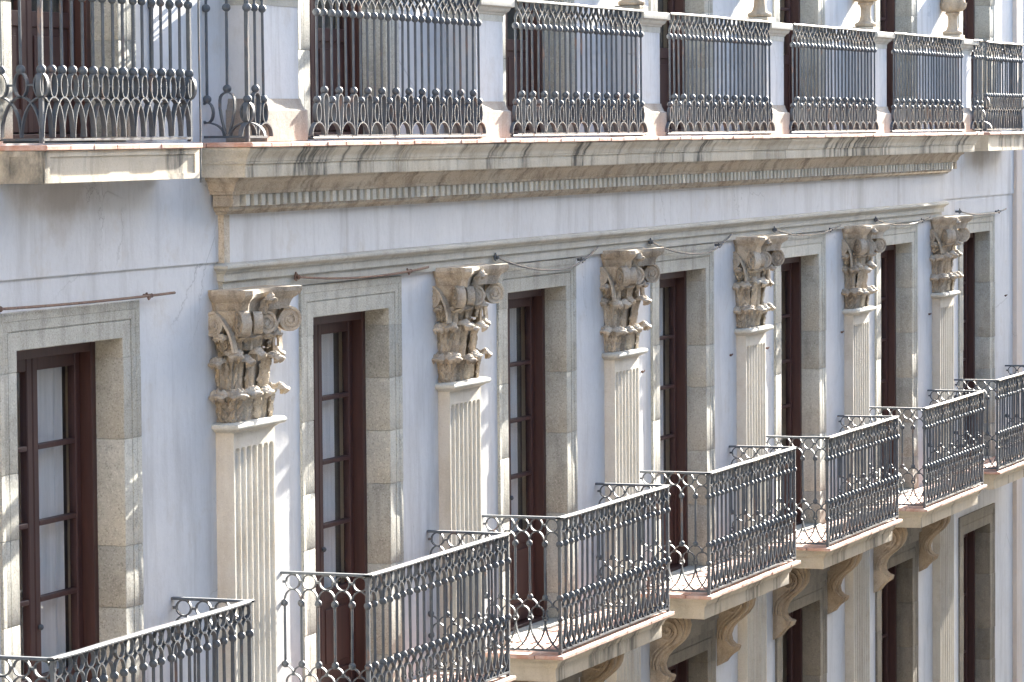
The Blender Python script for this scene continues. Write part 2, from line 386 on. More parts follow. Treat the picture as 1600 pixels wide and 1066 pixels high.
# ------------------------------------------------------------------ pilasters
def leaf_mesh(name, W, H, curl, seed, lob=4):
    rr = random.Random(seed); nu, nv = 17, 26; front = []; back = []; V0 = .66
    for j in range(nv+1):
        v = j/nv
        if v < V0:
            t = v/V0; z = H*.92*t; out = .012+.010*t+.022*t**3; ang = 0
        else:
            ang = (v-V0)/(1-V0)*R(215)
            z = H*.92+curl*math.sin(ang)*1.05; out = .044+curl*1.15*(1-math.cos(ang))
        nz, ny = math.sin(ang), math.cos(ang)
        w = W*(.80+.12*math.sin(math.pi*min(1, v*1.3))+.20*(abs(math.sin(lob*math.pi*min(v, V0+.02)))-.6))
        if v > V0: w = W*(.98-.40*((v-V0)/(1-V0))**2.5)
        for layer, lst in ((0, front), (1, back)):
            for i in range(nu):
                u = -1+2*i/(nu-1)
                # central rib, side lobes slanting outwards, edges folded back
                rel = .016*max(0, 1-abs(u)*3.2)-.010*abs(u)**2.5
                rel += .011*math.sin(abs(u)*5.0*math.pi/1.6-v*lob*2.2*math.pi)*(.25+abs(u))
                rel += .0035*math.cos(u*math.pi*7+v*3)
                if ang > 0: rel = .006*math.cos(u*math.pi*4)*(1-abs(u)*.3)+.006
                d = rel if layer == 0 else -.016
                droop = -.016*abs(u)**2*(1 if v > V0 else v/V0*.4)
                tipz = -.012*abs(math.cos(u*math.pi*1.5)) if j == nv else 0
                lst.append((u*w, -(out+ny*d)+.012*abs(u)**2*(v > V0), z+nz*d+droop+tipz+.003*rr.uniform(-1, 1)*(layer == 0)))
    mb = MB(); mb.v = front+back; N = nu*(nv+1)
    for j in range(nv):
        for i in range(nu-1):
            a = j*nu+i; mb.f.append((a, a+1, a+1+nu, a+nu)); mb.f.append((N+a, N+a+nu, N+a+1+nu, N+a+1))
        for i in (0, nu-1):
            a = j*nu+i; mb.f.append((a, a+nu, N+a+nu, N+a))
    for i in range(nu-1):
        mb.f.append((i, N+i, N+i+1, i+1)); a = nv*nu+i; mb.f.append((a, a+1, N+a+1, N+a))
    return mb.mesh(name, M['stone_warm'], 60)
leafA = [leaf_mesh('acanthus_leaf', .072, .185, .027, s, 4) for s in (1, 2)]
leafB = [leaf_mesh('tall_acanthus_leaf', .062, .435, .031, s, 6) for s in (3, 4)]
leafC = leaf_mesh('small_leaf', .046, .10, .018, 9, 3)
def spiral_mesh(name, r0, turns, width, stem, side=1, thick=.016):
    mb = MB(); pts = []
    for q in stem: pts.append((q[0]*side, 0, q[1]))
    n = 34; st_a = R(100)
    for i in range(n+1):
        t = i/n; a = st_a-turns*2*math.pi*t; r = r0*(1-t)**.85+.010
        pts.append((r*math.cos(a)*side, 0, r*math.sin(a)))
    mb.strap(pts, thick, width)
    # backing disc and eye
    k = 20
    for (rad, d) in ((r0*.97, width*.36), (.017, width*.62)):
        mb.rings([[(rad*math.cos(2*math.pi*j/k), -d, rad*math.sin(2*math.pi*j/k)) for j in range(k)], [(rad*math.cos(2*math.pi*j/k), d, rad*math.sin(2*math.pi*j/k)) for j in range(k)]])
    return mb.mesh(name, M['stone_warm'], 45)
vol = spiral_mesh('volute', .070, 2.1, .062, [(-.125, -.19), (-.12, -.13), (-.105, -.06), (-.075, .0), (-.05, .04)])
hel = spiral_mesh('helix', .060, 1.9, .055, [(-.10, -.17), (-.095, -.11), (-.08, -.05), (-.055, .0), (-.035, .035)])
helL = spiral_mesh('helix_mirror', .060, 1.9, .055, [(-.10, -.17), (-.095, -.11), (-.08, -.05), (-.055, .0), (-.035, .035)], -1)

def shaft_mesh(hw, P):
    zb, zt, zf = -12.4, 1.97, 1.825
    mb = MB(); nf = 7; marg = .012; pitch = (2*hw-2*marg)/nf; r = pitch*.43
    xsn = [-hw]
    for i in range(nf):
        c = -hw+marg+pitch*(i+.5)
        for q in range(9):
            xsn.append(c-r*math.cos(math.pi*q/8))
    xsn.append(hw)
    zs = [-6.2, -3, -1, 0, 1, zf]+[zf+r*k/6 for k in range(1, 7)]+[zt]
    rows = []
    for z in zs:
        row = []
        for x in xsn:
            d = 0
            for i in range(nf):
                c = -hw+marg+pitch*(i+.5); dx = x-c
                q = r*r-dx*dx-(max(0, z-zf))**2
                if q > 0: d = max(d, math.sqrt(q)*.85)
            row.append((x, -P+d, z))
        rows.append(row)
    mb.rings(rows, close=False)
    mb.v += [(-hw, .004, -6.2), (-hw, -P, -6.2), (-hw, -P, zt), (-hw, .004, zt), (hw, .004, -6.2), (hw, -P, -6.2), (hw, -P, zt), (hw, .004, zt)]
    b = len(mb.v)-8; mb.f += [(b, b+1, b+2, b+3), (b+5, b+4, b+7, b+6), (b+3, b+2, b+6, b+7)]
    return mb.mesh('shaft', M['shaft'], 35)
def plan(hw, over, dep, inset=0):
    # abacus plan: concave front between blunt horns
    x1 = hw+over-inset; yf = -(dep-inset); pts = [(-x1+.02, .004), (-x1, -.03)]
    for i in range(1, 6): # concave left side
        t = i/6; pts.append((-x1+.03*math.sin(math.pi*t), -.03+(yf+.035+.03)*t))
    pts += [(-x1-.005, yf+.03), (-x1+.035, yf-.005)]
    for i in range(1, 12):
        t = i/12; pts.append((-x1+.035+(2*x1-.07)*t, yf+.075*math.sin(math.pi*t)))
    pts += [(x1-.035, yf-.005), (x1+.005, yf+.03)]
    for i in range(5, 0, -1):
        t = i/6; pts.append((x1-.03*math.sin(math.pi*t), -.03+(yf+.035+.03)*t))
    pts += [(x1, -.03), (x1-.02, .004)]
    return pts
SH = {}
for k, (xc, hw, PP) in enumerate(PIL):
    if hw not in SH:
        d = {}
        d['shaft'] = shaft_mesh(hw, PP)
        d['astr'] = None
        mb = MB(); rs = []
        for p, z in [(.125, 1.955), (.135, 1.962), (.15, 1.972), (.168, 1.976), (.178, 1.986), (.180, 1.998), (.174, 2.010), (.16, 2.016), (.12, 2.018)]:
            o = p-.12
            p += PP-.12
            rs.append([(-hw-o, .004, z), (-hw-o, -p, z), (hw+o, -p, z), (hw+o, .004, z)])
        d['astr'] = mb.rings(rs).mesh('astragal', M['stone_pale'], 40)
        mb = MB(); rs = []
        for o, z in [(-.045, 2.015), (-.05, 2.1), (-.05, 2.3), (-.045, 2.45), (-.02, 2.54), (.02, 2.61), (.045, 2.70)]:
            p = PP+o
            rs.append([(-hw-o, .004, z), (-hw-o, -p+.03, z), (-hw-o+.03, -p, z)]+[(x*(hw+o-.03)/5, -p, z) for x in range(-4, 5)]+[(hw+o-.03, -p, z), (hw+o, -p+.03, z), (hw+o, .004, z)])
        d['bell'] = mb.rings(rs).mesh('capital_bell', M['stone_warm'], 60)
        mb = MB(); rs = []
        for ins, z in [(.062, 2.690), (.060, 2.712), (.052, 2.735), (.046, 2.752), (.040, 2.756), (.030, 2.764), (.012, 2.780), (.004, 2.796), (.0, 2.80), (.0, 2.828)]:
            rs.append([(x, y, z) for x, y in plan(hw, .10, .285, ins)])
        d['abacus'] = jitter(mb.rings(rs), .002).mesh('abacus', M['stone_warm'], 40)
        SH[hw] = d
    d = SH[hw]
    pil = part('pilaster', d['shaft'], None, (xc, 0, 0))
    if k: pass
    sub(pil, 'astragal', d['astr']); sub(pil, 'capital_bell', d['bell']); sub(pil, 'abacus', d['abacus'])
    w = hw
    Z0 = 2.016
    dY = .12-PP
    def sub(par, name, me, loc=(0, 0, 0), **kw):
        o = link(name, me, par, (loc[0], loc[1]+(dY if abs(loc[1]) > .001 else 0), loc[2]), **kw)
        if 'leaf' in name or name == 'fleuron':
            o.scale = (o.scale[0]*rnd.uniform(.9, 1.1), o.scale[1]*rnd.uniform(.85, 1.15), o.scale[2]*rnd.uniform(.95, 1.04)); o.rotation_euler = (rnd.uniform(-.05, .05), rnd.uniform(-.05, .05), o.rotation_euler[2]+rnd.uniform(-.12, .12))
        elif name in ('volute', 'helix'): o.rotation_euler = (0, rnd.uniform(-.12, .12), o.rotation_euler[2]+rnd.uniform(-.1, .1))
        return o
    # lower leaf row on the front, one broad leaf on each cheek, then the taller row behind
    yb = -.078
    for i in range(4):
        x = -w+.045+(2*w-.09)*i/3
        sub(pil, 'acanthus_leaf', leafA[i % 2], (x, yb-.012, Z0), rz=(-.7, -.08, .08, .7)[i], scale=(w/.30, 1.15, rnd.uniform(.96, 1.04)))
    for sg in (-1, 1): sub(pil, 'acanthus_leaf', leafA[0], (sg*(w-.028), -.052, Z0), rz=sg*math.pi/2, scale=(.9, 1.1, 1))
    for i in range(3):
        x = -w*.60+1.2*w*i/2
        sub(pil, 'tall_leaf', leafB[i % 2], (x, yb, Z0), rz=rnd.uniform(-.06, .06), scale=(w/.30, 1.1, rnd.uniform(.97, 1.02)))
    for sg in (-1, 1):
        sub(pil, 'tall_leaf', leafB[sg > 0], (sg*(w-.045), yb+.02, Z0), rz=sg*R(48), scale=(.95, 1.25, 1))
        sub(pil, 'tall_leaf', leafB[0], (sg*(w-.040), -.042, Z0), rz=sg*math.pi/2, scale=(.85, 1.05, .98))
    for i in range(4):
        x = -w*.80+1.6*w*i/3
        sub(pil, 'calyx_leaf', leafC, (x, -.10, Z0+.435), rz=(-.6, -.2, .2, .6)[i], scale=(1.15, 1.2, 1))
    for sg in (-1, 1): sub(pil, 'calyx_leaf', leafC, (sg*(w+.0), -.06, Z0+.435), rz=sg*math.pi/2)
    # corner volutes (in the diagonal planes), helices, side volute
    sub(pil, 'volute', vol, (w+.035, -.205, 2.617), rz=-R(42)); sub(pil, 'volute', vol, (-w-.035, -.205, 2.617), rz=math.pi+R(42))
    sub(pil, 'volute', vol, (-w-.055, -.03, 2.617), rz=math.pi/2, scale=(.9, 1, .95)); sub(pil, 'volute', vol, (w+.055, -.03, 2.617), rz=-math.pi/2*-1, scale=(.9, 1, .95))
    sub(pil, 'helix', hel, (.03, -.185, 2.612), rz=-R(38)); sub(pil, 'helix', helL, (-.09, -.185, 2.612), rz=R(38))
    # fleuron
    fl = sub(pil, 'fleuron', leafC, (0, -.185, 2.665), scale=(1.1, 1, 1.15))

def sub(par, name, me, loc=(0, 0, 0), **k): return link(name, me, par, loc, **k)
# ------------------------------------------------------------------ window surrounds
SPROF = [(0, .2), (0, -.006), (.004, -.010), (.098, -.010), (.100, -.004), (.106, -.004), (.108, -.012), (.160, -.012), (.162, -.015), (.172, -.018), (.208, -.019), (.212, -.015), (.212, .006), (.098, .006), (.098, .2)]
def head_mesh(zo, drop, mat, thick=0):
    mb = MB(); rs = []
    for (sx, zf) in ((-1, None), (-1, 1), (1, 1), (1, None)):
        rs.append([(sx*(WO+o), y, (zo+o) if zf else zo-drop) for o, y in SPROF])
    return jitter(mb.rings(rs), .0008).mesh('lintel', mat, 30)
def jamb_mesh(h, s, mat):
    mb = MB(); P = [(s*(WO+o), y) for o, y in SPROF]
    def inner(e):
        return [(s*(WO+min(max(o, .0+e if y < .19 else 0), .212-e)), max(y, -10) if y > 0 else y+e*.6) for o, y in SPROF]
    I = inner(.003)
    rs = [[(x, y, .0012) for x, y in I], [(x, y, .005) for x, y in P], [(x, y, h-.005) for x, y in P], [(x, y, h-.0012) for x, y in I]]
    return mb.rings(rs).mesh('jamb_block', mat, 30)
JM = {}
def surround(x, z0, zo, mat, label=None):
    w = part('window_surround', None, None, (x, 0, 0))
    w.location = (x, 0, BZ)
    key = (zo, mat.name)
    if key not in JM: JM[key] = head_mesh(zo, .115, mat)
    sub(w, 'lintel', JM[key])
    for s in (-1, 1):
        z = zo-.115; i = 0
        r2 = random.Random(int(x*10)+s)
        while z > z0+.02:
            h = r2.choice([.36, .47, .55, .62]); h = min(h, z-z0)
            if z-h-z0 < .2: h = z-z0
            h = round(h, 3)
            key = (h, s, mat.name)
            if key not in JM: JM[key] = jamb_mesh(h, s, mat)
            sub(w, 'jamb_block', JM[key], (r2.uniform(-.0015, .0015), r2.uniform(-.003, .003), z-h)); z -= h
    # threshold
    return w
for si, (z0, z1) in enumerate(STOREYS):
    for k, x in enumerate(BAYS):
        if si == 0 and k < 2: continue
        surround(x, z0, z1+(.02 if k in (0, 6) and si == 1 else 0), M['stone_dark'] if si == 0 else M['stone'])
# extra upper lintel moulding for the lower storey between the consoles
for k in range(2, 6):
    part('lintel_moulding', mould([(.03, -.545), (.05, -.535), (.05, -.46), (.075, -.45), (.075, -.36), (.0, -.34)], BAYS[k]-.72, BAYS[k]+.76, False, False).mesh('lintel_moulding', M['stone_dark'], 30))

# ------------------------------------------------------------------ french windows
def fw_meshes(H):
    d = {}
    mb = MB()
    for s in (-1, 1): mb.cbox(min(s*WO, s*(WO-.055)), max(s*WO, s*(WO-.055)), .165, .305, 0, H, .004)
    mb.cbox(-WO+.0555, WO-.0555, .17, .305, H-.075, H-.001, .004); mb.cbox(-WO+.0555, WO-.0555, .17, .32, 0.0, .03, .004)
    d['frame'] = mb.mesh('frame', M['wood'], 0)
    a, b = .004, WO-.058; top = H-.078; pb = .72
    mb = MB().cbox(a, a+.062, .238, .29, .034, top, .006); mb.cbox(b-.062, b, .238, .29, .034, top, .006)
    mb.cbox(a+.0625, b-.0625, .242, .286, top-.075, top-.001, .005); mb.cbox(a+.0625, b-.0625, .242, .286, .036, .17, .005); mb.cbox(a+.0625, b-.0625, .242, .286, pb-.09, pb, .005)
    d['leaf'] = mb.mesh('leaf', M['wood'], 0)
    mb = MB().cbox(a+.063, b-.063, .255, .275, .171, pb-.091, .002); mb.cbox(a+.10, b-.10, .247, .2549, .215, pb-.135, .006)
    d['panel'] = mb.mesh('panel', M['wood'], 0)
    zs = [pb+(top-.076-pb)*i/4 for i in range(5)]
    d['bar'] = MB().cbox(a+.063, b-.063, .240, .288, -.015, .015, .005).mesh('glazing_bar', M['wood'], 0)
    d['pane'] = MB().quadbox(a+.0605, b-.0605, .262, .266, .0, zs[1]-zs[0]).mesh('pane', M['glass'], 0)
    d['knob'] = MB().ball((a+.03, .225, 1.0), .018, 8, 6).mesh('knob', M['iron'], 40)
    d['zs'] = zs
    return d
FWM = {}
def french_window(x, z0, zo, label, group):
    H = round(zo-z0, 3)
    if H not in FWM: FWM[H] = fw_meshes(H)
    d = FWM[H]
    t = empty('french_window', (x, 0, z0), label, 'window', group)
    sub(t, 'frame', d['frame'])
    for s in (1, -1):
        lf = sub(t, 'leaf', d['leaf'], scale=(s, 1, 1) if s < 0 else None)
        sub(lf, 'panel', d['panel'])
        for z in d['zs'][1:4]: sub(lf, 'glazing_bar', d['bar'], (0, 0, z))
        for z in d['zs'][:4]: sub(lf, 'pane', d['pane'], (0, 0, z))
        if s > 0: sub(lf, 'knob', d['knob'])
    return t
def where(k):
    return ['left of the first carved capital from the left', 'between the first and second carved capitals from the left', 'between the second and third carved capitals from the left', 'between the third and fourth carved capitals from the left', 'between the fourth and fifth carved capitals from the left', 'between the fifth and sixth carved capitals from the left', 'right of the last carved capital, at right edge'][k]
for k, x in enumerate(BAYS):
    french_window(x, 0, STOREYS[1][1]+(.02 if k in (0, 6) else 0), 'brown wooden french window %s' % where(k), 'french windows of the middle storey')
UP = ['behind the leftmost iron railing at top left', 'behind the first wide iron railing on the cornice', 'behind the second wide iron railing on the cornice', 'behind the third wide iron railing on the cornice', 'behind the fourth wide iron railing on the cornice', 'behind the fifth wide iron railing on the cornice', 'behind the small railing at top right corner']
for k, x in enumerate(BAYS):
    french_window(x, STOREYS[2][0], STOREYS[2][1], 'brown wooden upper-storey window '+UP[k], 'french windows of the upper storey')
for k in range(2, 7):
    french_window(BAYS[k], STOREYS[0][0], STOREYS[0][1], 'dark lower-storey window under the %s iron balcony from the left' % ORD[k], 'windows below the balconies')
# curtains
for k in range(0, 7):
    mb = MB(); f = []; bk = []; nx = 90; r2 = random.Random(k+40); ph = r2.uniform(0, 6)
    x0, x1 = -.56, (.52, .47, .42, .48, .3, .38, .25)[k]
    for i in range(nx+1):
        t = i/nx; x = x0+(x1-x0)*t
        y = .333+.019*math.sin(t*40+ph+1.5*math.sin(t*5))+.005*math.sin(t*71+1.3*ph)
        f.append((x, y)); bk.append((x, y+.004))
    mb.extrude(f+bk[::-1], 'z', .06, 2.53)
    o = link('curtain', mb.mesh('curtain', M['curtain'], 50), None, (BAYS[k], 0, 0))
    tag(o, 'sheer white curtain inside the window %s' % where(k), 'curtain', 'curtains behind the middle-storey windows')

# ------------------------------------------------------------------ railings
S = .12
def arc(f, n=8, a=0.0, b=1.0): return [f(a+(b-a)*i/n) for i in range(n+1)]
TH, DP = .008, .022
def low_unit(kind):
    mb = MB()
    mb.tube([(0, 0, .41), (0, 0, .80)], .0095, 7); mb.ball((0, 0, .802), .0245, 10, 7); mb.ball((0, 0, .412), .0245, 10, 7)
    q = .0
    if kind != 'last':
        mb.strap([(S/2-.0485*math.cos(2*math.pi*i/16), 0, .937+.0465*math.sin(2*math.pi*i/16)) for i in range(17)], TH, DP)
        mb.strap([(S/2*(1-math.cos(math.pi*i/12)), 0, .815+.075*math.sin(math.pi*i/12)) for i in range(13)], TH, DP)
        # lower double arches
        mb.strap(arc(lambda t: (S/2*math.sin(t*math.pi/2), 0, .400-.052*(1-math.cos(t*math.pi/2))), 6), TH, DP)
        mb.strap([(S/2-(.052)*math.cos(R(-40+260*i/14)), 0, .298+.050*math.sin(R(-40+260*i/14))) for i in range(15)], TH, DP)
        mb.quadbox(S/2-.012, S/2+.012, -.011, .011, .340, .356)
        mb.strap(arc(lambda t: (S*1.0*(1-math.cos(t*R(68)))/(1-math.cos(R(68))), 0, .245-.215*math.sin(t*R(68))/math.sin(R(68))), 9), TH, DP)
    if kind != 'first':
        mb.strap(arc(lambda t: (-S/2*math.sin(t*math.pi/2), 0, .400-.052*(1-math.cos(t*math.pi/2))), 6), TH, DP)
        mb.strap(arc(lambda t: (-S*1.0*(1-math.cos(t*R(68)))/(1-math.cos(R(68))), 0, .245-.215*math.sin(t*R(68))/math.sin(R(68))), 9), TH, DP)
    mb.strap([(.018*math.cos(2*math.pi*i/10), 0, .258+.015*math.sin(2*math.pi*i/10)) for i in range(11)], .009, .02)
    mb.quadbox(-.011, .011, -.010, .010, .929, .945)
    return mb
def up_top(mb, kind, z0=.775, zt=.965):
    mb.ball((0, 0, z0), .0255, 10, 7); mb.tube([(0, 0, z0+.015), (0, 0, z0+.05)], .0085, 6)
    def sc(sg):
        f = lambda t: (sg*S*(3*t*t-2*t*t*t), 0, z0+.045+.115*t)
        mb.strap(arc(f, 8)+[(sg*S, 0, zt)], TH, .020)
    if kind != 'last': sc(1)
    if kind != 'first': sc(-1)
def up_unit(kind, high):
    mb = MB(); up_top(mb, kind)
    zb = .288 if high else .228
    mb.tube([(0, 0, zb), (0, 0, .775)], .0085, 7); mb.ball((0, 0, zb), .0255, 10, 7)
    if high:
        w = .36*S
        mb.strap([(-.012, 0, .015), (-.03, 0, .09), (-w, 0, .17), (-w, 0, .22)]+[(-w*math.cos(math.pi*i/8), 0, .222+.044*math.sin(math.pi*i/8)) for i in range(1, 8)]+[(w, 0, .22), (w, 0, .17), (.03, 0, .09), (.012, 0, .015)], TH, .029)
    else:
        w = .62*S
        a0 = -90 if kind == 'last' else -90; 
        mb.strap([(w*.5*math.sin(2*math.pi*i/16), 0, .147+.062*math.cos(2*math.pi*i/16)) for i in range(17)], TH, .029)
        mb.strap([(-.86*S*math.cos(math.pi*i/12), 0, .004+.082*math.sin(math.pi*i/12)) for i in range(13)], TH, .029)
    return mb
def wing_unit(kind):
    mb = MB(); up_top(mb, kind)
    mb.tube([(0, 0, .375), (0, 0, .775)], .009, 7); mb.ball((0, 0, .375), .0265, 10, 7)
    mb.strap([(.040*math.sin(2*math.pi*i/18), 0, .292+.066*math.cos(2*math.pi*i/18)) for i in range(19)], TH, .029)
    lat = lambda sg: mb.strap(arc(lambda t: (sg*S*(1-math.cos(t*R(80)))/(1-math.cos(R(80)))*.0+sg*S*math.sin(t*math.pi/2), 0, .228-.216*(1-math.cos(t*math.pi/2))), 9), TH, .029)
    if kind != 'last': lat(1); mb.quadbox(S/2-.022, S/2+.022, -.008, .008, .286, .298)
    if kind != 'first': lat(-1)
    return mb
UN = {}
for kd in ('first', 'mid', 'last'):
    UN['low', kd] = low_unit(kd).mesh('baluster', M['iron'], 50)
    UN['up', kd, 1] = up_unit(kd, True).mesh('baluster', M['iron'], 50)
    UN['up', kd, 0] = up_unit(kd, False).mesh('baluster', M['iron'], 50)
    UN['wing', kd] = wing_unit(kd).mesh('baluster', M['iron'], 50)
def run(par, style, p0, p1, n, zf, skip0=False):
    """balusters from p0 to p1 (n spacings) at floor height zf"""
    d = Vector((p1[0]-p0[0], p1[1]-p0[1])); L = d.length; a = math.atan2(d.y, d.x); sc = L/n/S
    for i in range(n+1):
        kd = 'first' if i == 0 else 'last' if i == n else 'mid'
        if skip0 and i == 0: kd = 'first'
        x = p0[0]+d.x*i/n; y = p0[1]+d.y*i/n
        me = UN[style, kd] if style != 'up' else UN[style, kd, i % 2]
        o = sub(par, 'baluster', me, (x, y, zf+rnd.uniform(-.002, .002)), rz=a+rnd.uniform(-.04, .04), scale=(sc, 1, 1) if abs(sc-1) > .004 else None)
        o.rotation_euler = (rnd.uniform(-.006, .006), rnd.uniform(-.007, .007), o.rotation_euler[2])
def railbars(par, path, zb, zt, w=.046):
    mb = MB()
    for (a, b) in zip(path, path[1:]):
        a, b = Vector(a+(0,)), Vector(b+(0,)); t = (b-a).normalized(); nrm = Vector((-t.y, t.x, 0)); 
        n = max(2, int((b-a).length/.3)); rs = []
        for i in range(n+1):
            p = a+(b-a)*i/n
            if i == 0: p = p-t*w/2
            if i == n: p = p+t*w/2
            sag = rnd.uniform(-.0025, .0025)
            rs.append([p+nrm*(w/2-.006)+Vector((0, 0, zt+sag)), p-nrm*(w/2-.006)+Vector((0, 0, zt+sag)), p-nrm*w/2+Vector((0, 0, zt-.006+sag)), p-nrm*w/2+Vector((0, 0, zt-.016+sag)), p+nrm*w/2+Vector((0, 0, zt-.016+sag)), p+nrm*w/2+Vector((0, 0, zt-.006+sag))])
        mb.rings(rs)
    sub(par, 'handrail', mb.mesh('handrail', M['iron'], 25))
    mb = MB()
    for (a, b) in zip(path, path[1:]):
        a, b = Vector(a+(zb,)), Vector(b+(zb,)); mb.strap([a, b], .014, .026, Vector((0, 0, 1)).cross((b-a).normalized()))
    sub(par, 'bottom_rail', mb.mesh('bottom_rail', M['iron'], 0))
POST = {}
def post(par, x, y, z0, z1):
    k = round(z1-z0, 3)
    if k not in POST: POST[k] = MB().cbox(-.012, .012, -.012, .012, 0, k, .002).mesh('post', M['iron'], 0)
    sub(par, 'post', POST[k], (x, y, z0))

# consoles under the balconies
def console_mesh():
    pr = [(0, -.20), (-.24, -.20), (-.285, -.235), (-.30, -.30), (-.285, -.37), (-.245, -.43), (-.19, -.48), (-.14, -.52), (-.10, -.57), (-.08, -.63), (-.09, -.68), (-.125, -.715), (-.165, -.725), (-.15, -.765), (-.10, -.80), (-.065, -.835), (-.04, -.87), (0, -.90)]
    mb = MB(); hw = .09
    for a, b, e in ((-hw, -.05, 0), (-.049, .049, .014), (.05, hw, 0)):
        mb.extrude([(y-(e if y < -.02 else 0), z) for y, z in pr], 'x', a, b)
    for a, b in ((-.046, -.036), (-.026, -.016), (-.006, .006), (.016, .026), (.036, .046)):
        mb.extrude([(y-(.021 if y < -.02 else 0), z) for y, z in pr], 'x', a, b)
    # raised spirals and ridges on the cheeks
    for s in (-1, 1):
        pts = []
        for i in range(46):
            t = i/45; a = R(-75)-2.5*2*math.pi*t*-1; r = .125*(1-t)**.9+.008
            pts.append((s*hw, -.155-r*math.cos(a), -.335+r*math.sin(a)*.95))
        mb.strap(pts, .020, .046, (1, 0, 0))
        for off in (.018, .05, .085):
            q = [(y+off*.9 if y < -.03 else y, z+off*.25) for y, z in pr[4:11]]
            mb.strap([(s*hw, min(y, -.012), z) for y, z in q], .014, .038, (1, 0, 0))
    mb.ball((-hw, -.155, -.335), .022, 8, 6); mb.ball((hw, -.155, -.335), .022, 8, 6)
    return mb.mesh('console', M['stone_ochre'], 35)
CONS = console_mesh()
TL = {}
def slab_profile_mesh(x0, x1, P, mat, cuts):
    prof = [(P-.10, -.200), (P-.085, -.200), (P-.083, -.196), (P-.083, -.098), (P-.072, -.096), (P-.072, -.088), (P-.066, -.084), (P-.060, -.066), (P-.045, -.050), (P-.030, -.040), (P-.026, -.030)]
    mb = MB(); rs = []
    for p, z in prof:
        o = P-p
        rs.append([(x0+o, .004, z), (x0+o, -p, z), (x1-o, -p, z), (x1-o, .004, z)])
    return mb.rings(rs).mesh('slab', mat, 30)
BAL = [(-.42, 1.25, .50, .03)]+[(B*k+.085, 1.258, .59, 0) for k in range(1, 6)]+[(21.78, 1.25, .48, .035)]
BLAB = ['iron balcony cut off at lower left corner, nearest the camera', 'iron balcony under the window between the first and second capitals', 'iron balcony under the window between the second and third capitals', 'iron balcony under the window between the third and fourth capitals', 'iron balcony under the window between the fourth and fifth capitals', 'iron balcony under the window between the fifth and sixth capitals', 'farthest iron balcony at the right edge, partly out of frame']
for k, (xc, hw, P, dz) in enumerate(BAL):
    t = empty('balcony', (xc, 0, dz), 'dark '+BLAB[k], 'balcony', 'wrought-iron balconies of the middle storey')
    Pt = P+.045; x0, x1 = -hw-.085, hw+.04
    sub(t, 'slab', slab_profile_mesh(x0, x1, Pt, M['stone_slab'], None))
    # tiles: three rows, edge row overhanging
    n = 9; tw = (x1-x0)/n; rows = [(-Pt, -Pt+.215), (-Pt+.22, -Pt+.435), (-Pt+.44, -.03)]
    for ri, (ya, yb) in enumerate(rows):
        key = (round(tw, 4), round(ya, 3), round(yb, 3))
        if key not in TL: TL[key] = MB().cbox(-tw/2+.003, tw/2-.003, ya, yb, -.0285, 0, .004).mesh('floor_tile', M['tile'], 0)
        for i in range(n):
            sub(t, 'floor_tile', TL[key], (x0+tw*(i+.5), rnd.uniform(-.003, .003) if ri == 0 else 0, rnd.uniform(-.0015, .0015)))
    sub(t, 'threshold', MB().cbox(-.085-WO+(BAYS[k]-xc+.085), WO-.085+(BAYS[k]-xc+.085), -.028, .16, -.03, .012, .004).mesh('threshold', M['stone'], 0))
    r = sub(t, 'railing', None)
    nf = 21; ns = 5 if P > .55 else 4
    run(r, 'low', (-hw, -P), (hw, -P), nf, 0)
    run(r, 'low', (-hw, -.02), (-hw, -P+.0), ns, 0); run(r, 'low', (hw, -.02), (hw, -P), ns, 0)
    railbars(r, [(-hw, .0), (-hw, -P), (hw, -P), (hw, .0)], .030, 1.0)
    post(r, -hw, -P, 0, .985); post(r, hw, -P, 0, .985)
    if 1 <= k <= 5:
        for s in (-.93, .93): sub(t, 'console', CONS, (s+.01, 0, 0))

# upper railings between the pedestals
ZU = 3.724
def upper_rail(p0, p1, n, label, style='up', group='iron railings on the cornice'):
    t = empty('railing', (p0[0], 0, ZU), label, 'railing', group)
    q0 = (0, p0[1]); q1 = (p1[0]-p0[0], p1[1])
    run(t, style, q0, q1, n, .03); railbars(t, [q0, q1], .03, .996)
    return t, q0, q1
YR = -.285
for k in range(1, 6):
    xa = B*k-1.185; 
    t, q0, q1 = upper_rail((xa, YR), (xa+2.86, YR), 24, '%s wide iron railing from the left, between two pedestals on the cornice' % ORD[k-1])
    sub(t, 'bottom_bar', MB().cbox(-.09, 2.95, YR-.014, YR+.014, .012, .024, .002).mesh('bottom_bar', M['iron'], 0))
# short returns at both ends of the cornice
t = empty('railing', (1.36, 0, ZU), 'short iron railing corner beside the first pedestal, at left end of the cornice', 'railing', 'iron railings on the cornice')
run(t, 'up', (0, -.02), (0, YR), 2, .03); run(t, 'up', (0, YR), (.24, YR), 2, .03); railbars(t, [(0, 0), (0, YR), (.27, YR)], .03, .996); post(t, 0, YR, 0, .98)
t = empty('railing', (20.05, 0, ZU), 'short iron railing corner beside the last pedestal, at right end of the cornice', 'railing', 'iron railings on the cornice')
run(t, 'up', (.20, YR), (.56, YR), 3, .03); run(t, 'up', (.56, -.02), (.56, YR), 2, .03); railbars(t, [(.17, YR), (.56, YR), (.56, 0)], .03, .996); post(t, .56, YR, 0, .98)

